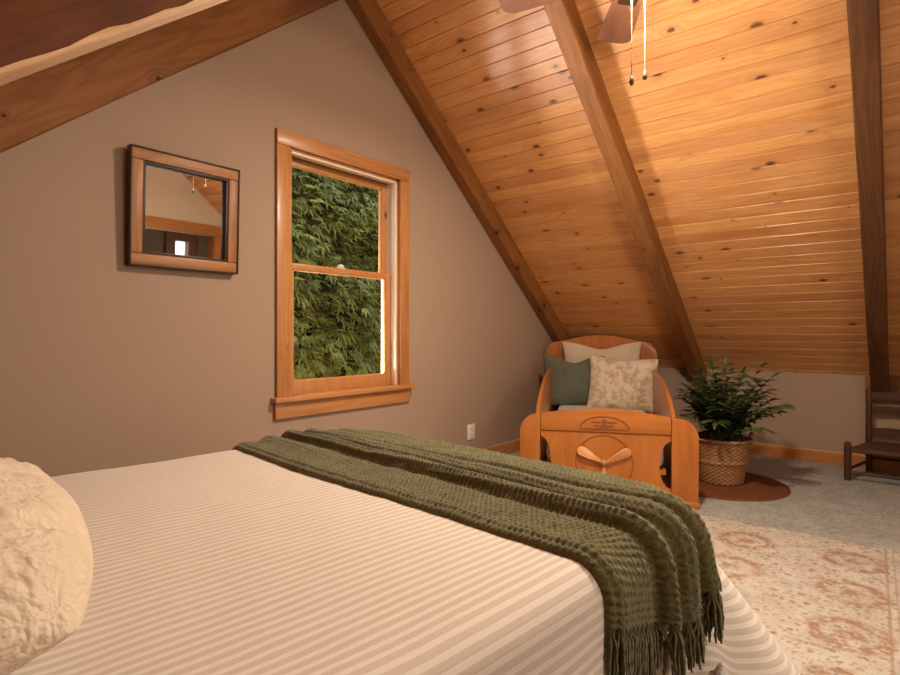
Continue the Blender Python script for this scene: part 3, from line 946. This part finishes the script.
# ------------------------------------------------------------------ toddler bed (local x: foot -> head, local y: to the window wall)
TB0 = Vector((3.159 * SC, 1.382 * SC, FZ))
tb = thing('toddler_bed', "orange wooden toddler bed with a carved propeller on its footboard", 'bed', TB0, (0, 0, math.radians(24.8))); tb.scale = (SC,) * 3
FI = .372
def arc_pts(cx, cy, rx, ry, a0, a1, n):
    return [(cx + rx * math.cos(a0 + (a1 - a0) * k / n), cy + ry * math.sin(a0 + (a1 - a0) * k / n)) for k in range(n + 1)]
# footboard panel: side cut-outs are half ovals
out = [(-FI, .045), (FI, .045), (FI, .095)]
out += arc_pts(FI, .235, .062, .14, -PI / 2, -3 * PI / 2, 18)
out += [(FI, .41), (-FI, .41), (-FI, .375)]
out += arc_pts(-FI, .235, .062, .14, PI / 2, -PI / 2, 18)
out += [(-FI, .095)]
bm = B(); prism(bm, out, 0, -.012, .014, .002, 1); obj('footboard', bm, M['maple_z'], tb, smooth=30)
top = [(-FI, .412), (FI, .412), (FI, .512)] + [(FI - 2 * FI * k / 24, .512 + .036 * math.sin(PI * k / 24)) for k in range(1, 24)] + [(-FI, .512)]
bm = B(); prism(bm, top, 0, -.020, .016, .004, 2); fr = obj('footboard_rail', bm, M['maple_y'], tb, smooth=30)
for sgn, FO in ((-1, .518), (1, .495)):
    o_ = [(sgn * (FI + .002), 0), (sgn * FO, 0), (sgn * FO, .40)] + [(sgn * x, z) for x, z in arc_pts(FO - .10, .40, .10, .105, 0, PI / 2, 12)] + [(sgn * (FI + .002), .512)]
    if sgn < 0: o_ = o_[::-1]
    bm = B(); prism(bm, o_, 0, -.026, .03, .006, 2)
    box(bm, -.034, .036, min(sgn * (FO - .10), sgn * (FO + .006)), max(sgn * (FO - .10), sgn * (FO + .006)), 0, .035, .004)
    obj('foot_post', bm, M['maple_z'], tb, smooth=30)
# carved half-oval plaque with a little biplane
bm = B()
pts = [(-.021, .14 * math.cos(PI * k / 24), .432 + .075 * math.sin(PI * k / 24)) for k in range(25)]
tube(bm, pts + [(-.021, -.14, .432), (-.021, .14, .432)], .004, 6)
for y0, y1, z0, z1 in ((-.075, .075, .470, .477), (-.06, .06, .449, .455), (-.012, .012, .440, .490), (-.045, -.039, .452, .472), (.039, .045, .452, .472), (-.03, .03, .437, .441)):
    box(bm, -.024, -.019, y0, y1, z0, z1, .001, 1)
obj('carved_plaque', bm, M['carve'], fr)
# disc ring and propeller
bm = B(); tube(bm, [(-.0125, .163 * math.cos(2 * PI * k / 48), .232 + .163 * math.sin(2 * PI * k / 48)) for k in range(49)], .0035, 6, caps=False)
obj('engraved_ring', bm, M['carve'], tb)
pr = bpy.data.objects.new('propeller', None); COL.objects.link(pr); pr.parent = tb; pr.location = (-.028, 0, .232)
# local of propeller: blades in y-z plane
for ang in (28, 152, 270):
    bp = [(.015, -.009), (.05, -.012), (.09, -.022), (.13, -.030)] + [(.145 + .026 * math.cos(a), .028 * math.sin(a) - .002) for a in [(-PI / 2 + PI * k / 8) for k in range(9)]] + [(.13, .028), (.08, .018), (.04, .010), (.015, .009)]
    bm = B(); prism(bm, bp, 2, -.006, .006, .004, 2)
    o = obj('propeller_blade', bm, M['prop'], pr, smooth=40)
    o.matrix_local = Matrix(((0, 0, 1, 0), (1, 0, 0, 0), (0, 1, 0, 0), (0, 0, 0, 1))) @ Rm(math.radians(180 - ang), 'Z') @ Rm(math.radians(14), 'X')
bm = B(); lathe(bm, [(.022, 0), (.022, .012), (.014, .026), (.004, .030)], 20, Rm(-PI / 2, 'Y') @ T(0, 0, -.012)); obj('hub', bm, M['mframe'], pr)
# headboard
HX = 1.62
hb = [(-.47, .13), (.47, .13), (.47, .80)] + arc_pts(.38, .80, .09, .12, 0, PI / 2, 8) + [(.33, .922)] + [(.33 - .66 * k / 20, .925 + .055 * math.sin(PI * k / 20)) for k in range(1, 20)] + [(-.33, .922)] + arc_pts(-.38, .80, .09, .12, PI / 2, PI, 8)
bm = B(); prism(bm, hb, 0, HX, HX + .034, .006, 2); obj('headboard', bm, M['maple_z'], tb, smooth=30)
for sgn in (-1, 1):
    bm = B(); box(bm, HX, HX + .04, sgn * .42 - .03, sgn * .42 + .03, 0, .13, .004); obj('head_leg', bm, M['maple_z'], tb)
# side panels with a swooping top edge
sp = [(.032, .10), (HX, .10), (HX, .73), (1.3, .72), (.95, .705), (.65, .68), (.40, .64), (.2, .57), (.1, .52), (.032, .47)]
mx_ = wood('orange_maple_side', (.40, .135, .027), (.34, .105, .02), (.26, .075, .014), axis=0, knots=(0, 0), gs=.6, rough=.35, coat=.2, bump=.04)
for sgn in (-1, 1):
    ya = sgn * .398
    bm = B(); prism(bm, sp, 1, ya - .011, ya + .011, .005, 2); o = obj('side_panel', bm, mx_, tb, smooth=30)
bm = B(); box(bm, .03, HX - .01, -.345, .345, .20, .405, .05, 4)
obj('mattress', bm, M['sheet'], tb)
bm = B(); box(bm, .03, HX, -.35, .35, .17, .2); obj('mattress_base', bm, M['maple_y'], tb)
t = B(); bmesh.ops.create_icosphere(t, subdivisions=4, radius=1)

tbm = Matrix.Translation(TB0) @ Rm(math.radians(24.8), 'Z') @ Matrix.Scale(SC, 4)
def at_tb(x, y, z): return tbm @ Vector((x, y, z))
Rz = math.radians(24.8 - 90)
# pillows face the foot of the bed (their -y), so y axis points to the head
pillow('cushion', .70, .56, .15, M['cush_cream'], 'plain oat cushion standing at the back of the toddler bed', at_tb(1.50, -.01, .665), (math.radians(-9), 0, Rz), pinch=.08, seed=1, chop=.05)
pillow('cushion', .54, .46, .17, M['cush_green'], 'dark sage green cushion on the left of the toddler bed', at_tb(1.32, .215, .60), (math.radians(-12), math.radians(1), Rz + .12), pinch=.07, seed=2, chop=.055)
pillow('cushion', .56, .46, .17, M['cush_boucle'], 'mottled cream cushion in front on the toddler bed', at_tb(1.20, -.165, .595), (math.radians(-13), math.radians(2.5), Rz - .08), pinch=.06, seed=3, chop=.02)

# fluffy roll tucked in behind the footboard
for v in t.verts:
    d = v.co.normalized(); q = 1 + .10 * noise.noise(d * 6) + .06 * noise.noise(d * 20)
    v.co = Vector((d.x * .06 * q, d.y * .10 * q, d.z * .08 * q))
ob = obj('fleece_roll', t, M['fleece'], smooth=180); ob.location = at_tb(.10, -.26, .085); ob.rotation_euler = (0, 0, math.radians(24.8))
setp(ob, 'fuzzy cream roll under the toddler bed, seen through the right footboard cutout', 'blanket')

# ------------------------------------------------------------------ rugs
bm = B(); box(bm, -1.135, 1.135, -.95, .95, 0, .009, .003)
ob = obj('area_rug', bm, M['rug'], smooth=30); ob.location = (2.115 * SC, .55 * SC, FZ); ob.rotation_euler = (0, 0, math.radians(2)); ob.scale = (SC, SC, 1)
setp(ob, 'faded cream and rust floral area rug on the carpet beside the bed', 'rug')

RX, RY = 4.02 * SC, .95 * SC
bm = B()
NR, NA = 46, 240
rows = []
for j in range(NR + 1):
    r = .40 * j / NR
    ring = []
    for k in range(NA):
        a = 2 * PI * k / NA
        z = .010 + .004 * abs(math.sin(PI * r / .031)) + .0015 * math.sin(k * PI / 2 + j)
        rr2 = r
        if j == NR: z = .002
        if j >= NR - 3: rr2 = r + .008 * abs(math.sin(a * 34)) * (1 if j > NR - 3 else .5)
        ring.append(bm.verts.new((rr2 * math.cos(a), rr2 * math.sin(a), z)))
    rows.append(ring)
for j in range(1, NR):
    for k in range(NA): bm.faces.new((rows[j][k], rows[j][(k + 1) % NA], rows[j + 1][(k + 1) % NA], rows[j + 1][k]))
for v in rows[0]: bm.verts.remove(v)
bm.faces.new(rows[1]); 
ob = obj('braided_rug', bm, M['braid'], smooth=180); ob.location = (RX, RY, FZ); ob.scale = (SC, SC, 1)
setp(ob, 'round rust brown braided rug with a scalloped edge under the basket', 'rug')

# ------------------------------------------------------------------ basket and plant
bk = thing('wicker_basket', 'round woven wicker basket on the rust rug, plant standing inside', 'basket', (RX + .02, RY, FZ + .0155)); bk.scale = (SC,) * 3
bm = B()
HB = .285
prof = []
NJ = 46
for j in range(NJ + 1):
    z = HB * j / NJ
    r = .135 + .045 * (z / HB) ** .8
    if .45 < z / HB < .55: r += .006 * math.sin(PI * (z / HB - .45) / .10)
    prof.append((r, z))
prof += [(.168, HB), (.165, HB - .06), (.15, HB - .065)]
def weave(a, j, r, z):
    if j > NJ: return 0
    row = j // 2
    return .0045 * math.sin(a * 26 + (PI if row % 2 else 0)) * (1 if j % 2 else .2) - (.0025 if j % 2 == 0 else 0)
lathe(bm, prof, 156, None, weave); obj('woven_body', bm, M['basket'], bk, smooth=180)
bm = B()
for q in range(2):
    tube(bm, [((.181 + .004 * math.cos(k * .9 + q * PI)) * math.cos(2 * PI * k / 90), (.181 + .004 * math.cos(k * .9 + q * PI)) * math.sin(2 * PI * k / 90), HB + .004 * math.sin(k * .9 + q * PI)) for k in range(91)], .0085, 6, caps=False)
obj('rim', bm, M['basket'], bk, smooth=180)
for ang in (-62, 118):
    c_ = Rm(math.radians(ang), 'Z')
    bm = B(); tube(bm, [c_ @ Vector((.184 + .012 * math.sin(PI * k / 12), .036 * math.cos(PI * k / 12), HB - .012 + .055 * math.sin(PI * k / 12))) for k in range(13)], .006, 7)
    obj('handle', bm, M['basket'], bk, smooth=180)

plant = thing('potted_fern', 'leafy dark green plant growing out of the wicker basket', 'plant', (RX + .02, RY, FZ + .018)); plant.scale = (SC,) * 3
bm = B(); lathe(bm, [(.10, 0), (.125, .19), (.128, .20), (.12, .20), (.115, .185)], 40); obj('nursery_pot', bm, M['fob'], plant)
bm = B(); lathe(bm, [(.02, .178), (.114, .182), (.113, .19), (.05, .197), (.01, .198)], 32); obj('soil', bm, M['soil'], plant)
rp = random.Random(21)
def leaflet(bm, p, d, up, ln, wd):
    d = d.normalized(); s = d.cross(up); s = s.normalized() if s.length > 1e-4 else Vector((1, 0, 0)); u = s.cross(d).normalized()
    rows_ = []
    for j in range(6):
        t_ = j / 5
        wv = wd * math.sin(PI * (t_ ** .75)) * .5 if j < 5 else 0
        c = p + d * ln * t_ - Vector((0, 0, 1)) * ln * .30 * t_ * t_
        rows_.append([c - s * wv + u * wv * .35, c, c + s * wv + u * wv * .35] if 0 < j < 5 else [c])
    vv = [[bm.verts.new(x) for x in r_] for r_ in rows_]
    for a_, b_ in zip(vv, vv[1:]):
        if len(a_) == 1 and len(b_) == 3:
            bm.faces.new((a_[0], b_[0], b_[1])); bm.faces.new((a_[0], b_[1], b_[2]))
        elif len(b_) == 1 and len(a_) == 3:
            bm.faces.new((a_[0], b_[0], a_[1])); bm.faces.new((a_[1], b_[0], a_[2]))
        else:
            bm.faces.new((a_[0], b_[0], b_[1], a_[1])); bm.faces.new((a_[1], b_[1], b_[2], a_[2]))
NF = 60
for k in range(NF):
    az = 2 * PI * k * .381966 + rp.uniform(-.2, .2)
    lean = .10 + .95 * (k / NF) ** .8 + rp.uniform(-.1, .1)
    ln = rp.uniform(.42, .68) * (1 - .14 * lean)
    base = Vector((math.cos(az), math.sin(az), 0)) * rp.uniform(.01, .06) + Vector((0, 0, .188))
    h_ = Vector((math.cos(az), math.sin(az), 0))
    pts = []
    p = base.copy(); ang = lean * .35
    nseg = 12
    for j in range(nseg + 1):
        pts.append(p.copy())
        ang += lean * .095 + rp.uniform(-.02, .02)
        p = p + (h_ * math.sin(ang) + Vector((0, 0, 1)) * math.cos(ang)) * ln / nseg
    # keep the foliage off the knee wall and the roof
    ok = all((q.x * SC + RX + .02) < XK - .12 and q.z * SC < zb(q.x * SC + RX + .02) - .05 for q in pts)
    if not ok:
        for q in pts:
            if q.x > 0: q.x *= .78
    rad = 1.0
    lv = h_.x * -.629 + h_.y * .777
    if lv > .15: rad = .60
    elif lv < -.3: rad = .92
    for q in pts[1:]: q.x *= rad; q.y *= rad
    bm = B(); tube(bm, pts, [.0042 - .0028 * j / nseg for j in range(nseg + 1)], 5)
    st = obj('frond_stem', bm, M['stem'], plant, smooth=180)
    bm = B()
    for j in range(4, nseg + 1):
        d = (pts[j] - pts[j - 1]).normalized()
        side = d.cross(Vector((0, 0, 1)))
        side = side.normalized() if side.length > .05 else h_.cross(Vector((0, 0, 1)))
        for sg in (-1, 1):
            dd = d * .55 + side * sg * .9 + Vector((0, 0, rp.uniform(-.15, .3)))
            leaflet(bm, pts[j], dd, Vector((0, 0, 1)), rp.uniform(.080, .125), rp.uniform(.026, .038))
    leaflet(bm, pts[-1], pts[-1] - pts[-2], Vector((0, 0, 1)), .09, .027)
    obj('leaflets', bm, M['leaf'], st, smooth=180)

# ------------------------------------------------------------------ child's ladder-back chair
ch = thing('ladder_back_chair', "small dark wooden ladder-back chair against the low right wall", 'chair', (4.86 * SC, .06 * SC, FZ)); ch.scale = (SC,) * 3
xf, xb_ = -.20, .195
yf, yb = .235, .135
for sg in (-1, 1):
    bm = B(); lathe(bm, [(.019, 0), (.022, .02), (.022, .225), (.023, .24), (.018, .255), (.008, .262)], 20, T(xf, sg * yf, 0)); obj('front_leg', bm, M['darkwood_z'], ch)
    bm = B(); tube(bm, [(xb_, sg * yb, 0), (xb_ + .002, sg * yb, .2), (xb_ + .01, sg * yb, .4), (xb_ + .03, sg * yb, .58), (xb_ + .034, sg * yb, .605)], [.019, .020, .018, .017, .009], 16); obj('back_post', bm, M['darkwood_z'], ch)
    for z in (.07, .19):
        bm = B(); tube(bm, [(xf, sg * yf, z), (0, sg * (yf + yb) / 2, z + .004), (xb_, sg * yb, z + .006)], [.008, .011, .008], 10); obj('side_rung', bm, M['darkwood_z'], ch)
for z in (.055, .20):
    bm = B(); tube(bm, [(xf, -yf, z), (xf, 0, z), (xf, yf, z)], [.009, .012, .009], 10); obj('front_rung', bm, M['darkwood_y'], ch)
bm = B(); tube(bm, [(xb_, -yb, .10), (xb_, 0, .10), (xb_, yb, .10)], .010, 10); obj('back_rung', bm, M['darkwood_y'], ch)
for z, hgt in ((.445, .045), (.29, .04), (.545, .05)):
    bm = B()
    rows = []
    for k in range(17):
        y = -yb + 2 * yb * k / 16
        bow = .018 * math.sin(PI * k / 16); th = .007
        x0 = xb_ + .008 + bow + (z - .3) * .06
        top_ = z + hgt / 2 + .008 * math.sin(PI * k / 16)
        rows.append([bm.verts.new(v) for v in ((x0 - th, y, z - hgt / 2), (x0 + th, y, z - hgt / 2), (x0 + th, y, top_), (x0 - th, y, top_))])
    for a_, b_ in zip(rows, rows[1:]):
        for k in range(4): bm.faces.new((a_[k], a_[(k + 1) % 4], b_[(k + 1) % 4], b_[k]))
    bm.faces.new(rows[0]); bm.faces.new(rows[-1][::-1])
    obj('back_slat', bm, M['darkwood_y'], ch, smooth=30)
bm = B()
NS = 36
grid = []
for i in range(NS + 1):
    row = []
    fx = i / NS
    x = xf - .012 + (xb_ - xf + .012) * fx
    hy = yf - .012 + (yb - yf) * fx
    for k in range(NS + 1):
        y = -hy + 2 * hy * k / NS
        z = .222 - .014 * math.sin(PI * fx) * math.sin(PI * k / NS) + .0022 * math.sin(i * PI) + .002 * (1 if (i + k) % 2 else -1)
        row.append(bm.verts.new((x, y, z)))
    grid.append(row)
for i in range(NS):
    for k in range(NS): bm.faces.new((grid[i][k], grid[i + 1][k], grid[i + 1][k + 1], grid[i][k + 1]))
r_ = bmesh.ops.extrude_face_region(bm, geom=bm.faces[:])
bmesh.ops.translate(bm, verts=[v for v in r_['geom'] if isinstance(v, bmesh.types.BMVert)], vec=(0, 0, -.024))
obj('woven_seat', bm, M['seat_weave'], ch, smooth=60)

# ------------------------------------------------------------------ outside
bm = B(); box(bm, -6, 14, YG + .3, 16, -.9, -.6)
setp(obj('ground', bm, M['ground'], smooth=0), 'ground outside the window', 'ground', kind='structure')
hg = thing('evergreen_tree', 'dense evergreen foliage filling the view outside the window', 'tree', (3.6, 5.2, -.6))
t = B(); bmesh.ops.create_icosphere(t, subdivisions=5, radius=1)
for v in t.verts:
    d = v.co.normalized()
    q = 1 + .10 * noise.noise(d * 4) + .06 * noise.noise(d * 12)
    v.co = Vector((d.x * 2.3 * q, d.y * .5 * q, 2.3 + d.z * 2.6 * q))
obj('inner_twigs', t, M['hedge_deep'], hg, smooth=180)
def build_foliage():
    rh = random.Random(5)
    verts, faces = [], []
    def spray(p, d, ln, wd):
        s = d.cross(Vector((0, 0, 1)))
        s = s.normalized() if s.length > .05 else Vector((1, 0, 0))
        for (fa, fl) in ((0, 1), (.6, .78), (-.6, .78), (1.1, .5), (-1.1, .5)):
            dd = (d * math.cos(fa) + s * math.sin(fa)).normalized()
            sd = dd.cross(d.cross(s)).normalized() if dd.cross(d.cross(s)).length > 1e-3 else s
            b = len(verts)
            L_ = ln * fl
            m1 = p + dd * L_ * .45 - Vector((0, 0, L_ * .08)); e_ = p + dd * L_ - Vector((0, 0, L_ * .35))
            verts.extend([p, m1 + sd * wd, e_, m1 - sd * wd])
            faces.append((b, b + 1, b + 2, b + 3))
    for _ in range(13000):
        u = rh.uniform(-2.1, 2.1); z = rh.uniform(-.1, 4.6)
        f = max(0.0, 1 - (u / 2.35) ** 2 - ((z - 2.3) / 2.7) ** 2)
        if f <= 0.02: continue
        cl = noise.noise(Vector((u * 2.2, z * 2.6, 0))) * .22 + noise.noise(Vector((u * 6, z * 7, 2))) * .10
        y = -.72 * math.sqrt(f) - .10 - cl + rh.uniform(-.08, .16)
        d = Vector((rh.uniform(-.8, .8), -rh.uniform(.25, 1), rh.uniform(-.75, .25))).normalized()
        spray(Vector((u, y, z)), d, rh.uniform(.09, .17), rh.uniform(.008, .016))
    return rawobj('foliage', verts, faces, M['hedge_leaf'], hg, smooth=False)
build_foliage()

# ------------------------------------------------------------------ light
def area(name, loc, target, sx, sy, power, color):
    ld = bpy.data.lights.new(name, 'AREA'); ld.shape = 'RECTANGLE'; ld.size = sx; ld.size_y = sy
    ld.energy = power; ld.color = color
    o = bpy.data.objects.new(name, ld); COL.objects.link(o)
    o.location = loc
    o.rotation_euler = (Vector(target) - Vector(loc)).to_track_quat('-Z', 'Y').to_euler()
    return o
area('window_daylight', (2.35, YG + .62, .28), (2.75, 0.9, 2.2), 1.3, .7, 260, (1.0, .95, .86))
area('hall_daylight', (2.6, YF - .4, .85), (1.4, 2.0, .8), 1.2, 1.3, 9, (1.0, .93, .82))
area('rear_fill', (1.5, YF + .04, 1.97), (1.5, 1.9, .7), .66, .5, 22, (1.0, .94, .84))  # added fill light, placed at the made-up rear window
pt = bpy.data.lights.new('fan_lamp', 'POINT'); pt.energy = 26; pt.color = (1, .86, .68); pt.shadow_soft_size = .10
po = bpy.data.objects.new('fan_lamp', pt); COL.objects.link(po); po.location = (AX, .85, 2.37)

ad = bpy.data.lights.new('fan_lamp_downlight', 'AREA'); ad.shape = 'DISK'; ad.size = .2; ad.energy = 54; ad.color = (1, .87, .70)
ao = bpy.data.objects.new('fan_lamp_downlight', ad); COL.objects.link(ao); ao.location = (AX, .85, 2.405)
wd = bpy.data.worlds.new('sky'); scene.world = wd; wd.use_nodes = True
wn = wd.node_tree.nodes; wl = wd.node_tree.links
bg = wn['Background']
tc = wn.new('ShaderNodeTexCoord'); sx = wn.new('ShaderNodeSeparateXYZ'); mr_ = wn.new('ShaderNodeMapRange'); rp_ = wn.new('ShaderNodeMix')
rp_.data_type = 'RGBA'
wl.new(tc.outputs['Generated'], sx.inputs[0]); wl.new(sx.outputs['Z'], mr_.inputs[0])
mr_.inputs[1].default_value = -.1; mr_.inputs[2].default_value = .8
wl.new(mr_.outputs[0], rp_.inputs[0]); rp_.inputs[6].default_value = (.95, .95, .92, 1); rp_.inputs[7].default_value = (.78, .86, 1, 1)
wl.new(rp_.outputs[2], bg.inputs['Color']); bg.inputs['Strength'].default_value = 2.2

# ------------------------------------------------------------------ camera
cd = bpy.data.cameras.new('camera'); cam = bpy.data.objects.new('camera', cd); COL.objects.link(cam)
cam.location = (0, 0, 1.0); cam.rotation_euler = (PI / 2, 0, math.radians(39.0 - 90))
cd.sensor_fit = 'HORIZONTAL'; cd.sensor_width = 36; cd.lens = 560 / 900 * 36
cd.shift_y = -4.6 / 900; cd.clip_start = .02
scene.camera = cam
vs = scene.view_settings
vs.view_transform = 'Standard'; vs.look = 'None'; vs.gamma = 1.0; vs.use_curve_mapping = False; vs.exposure = 0.28
scene.cycles.max_bounces = 10; scene.cycles.diffuse_bounces = 5; scene.cycles.glossy_bounces = 4; scene.cycles.transparent_max_bounces = 12
scene.cycles.sample_clamp_indirect = 6.0
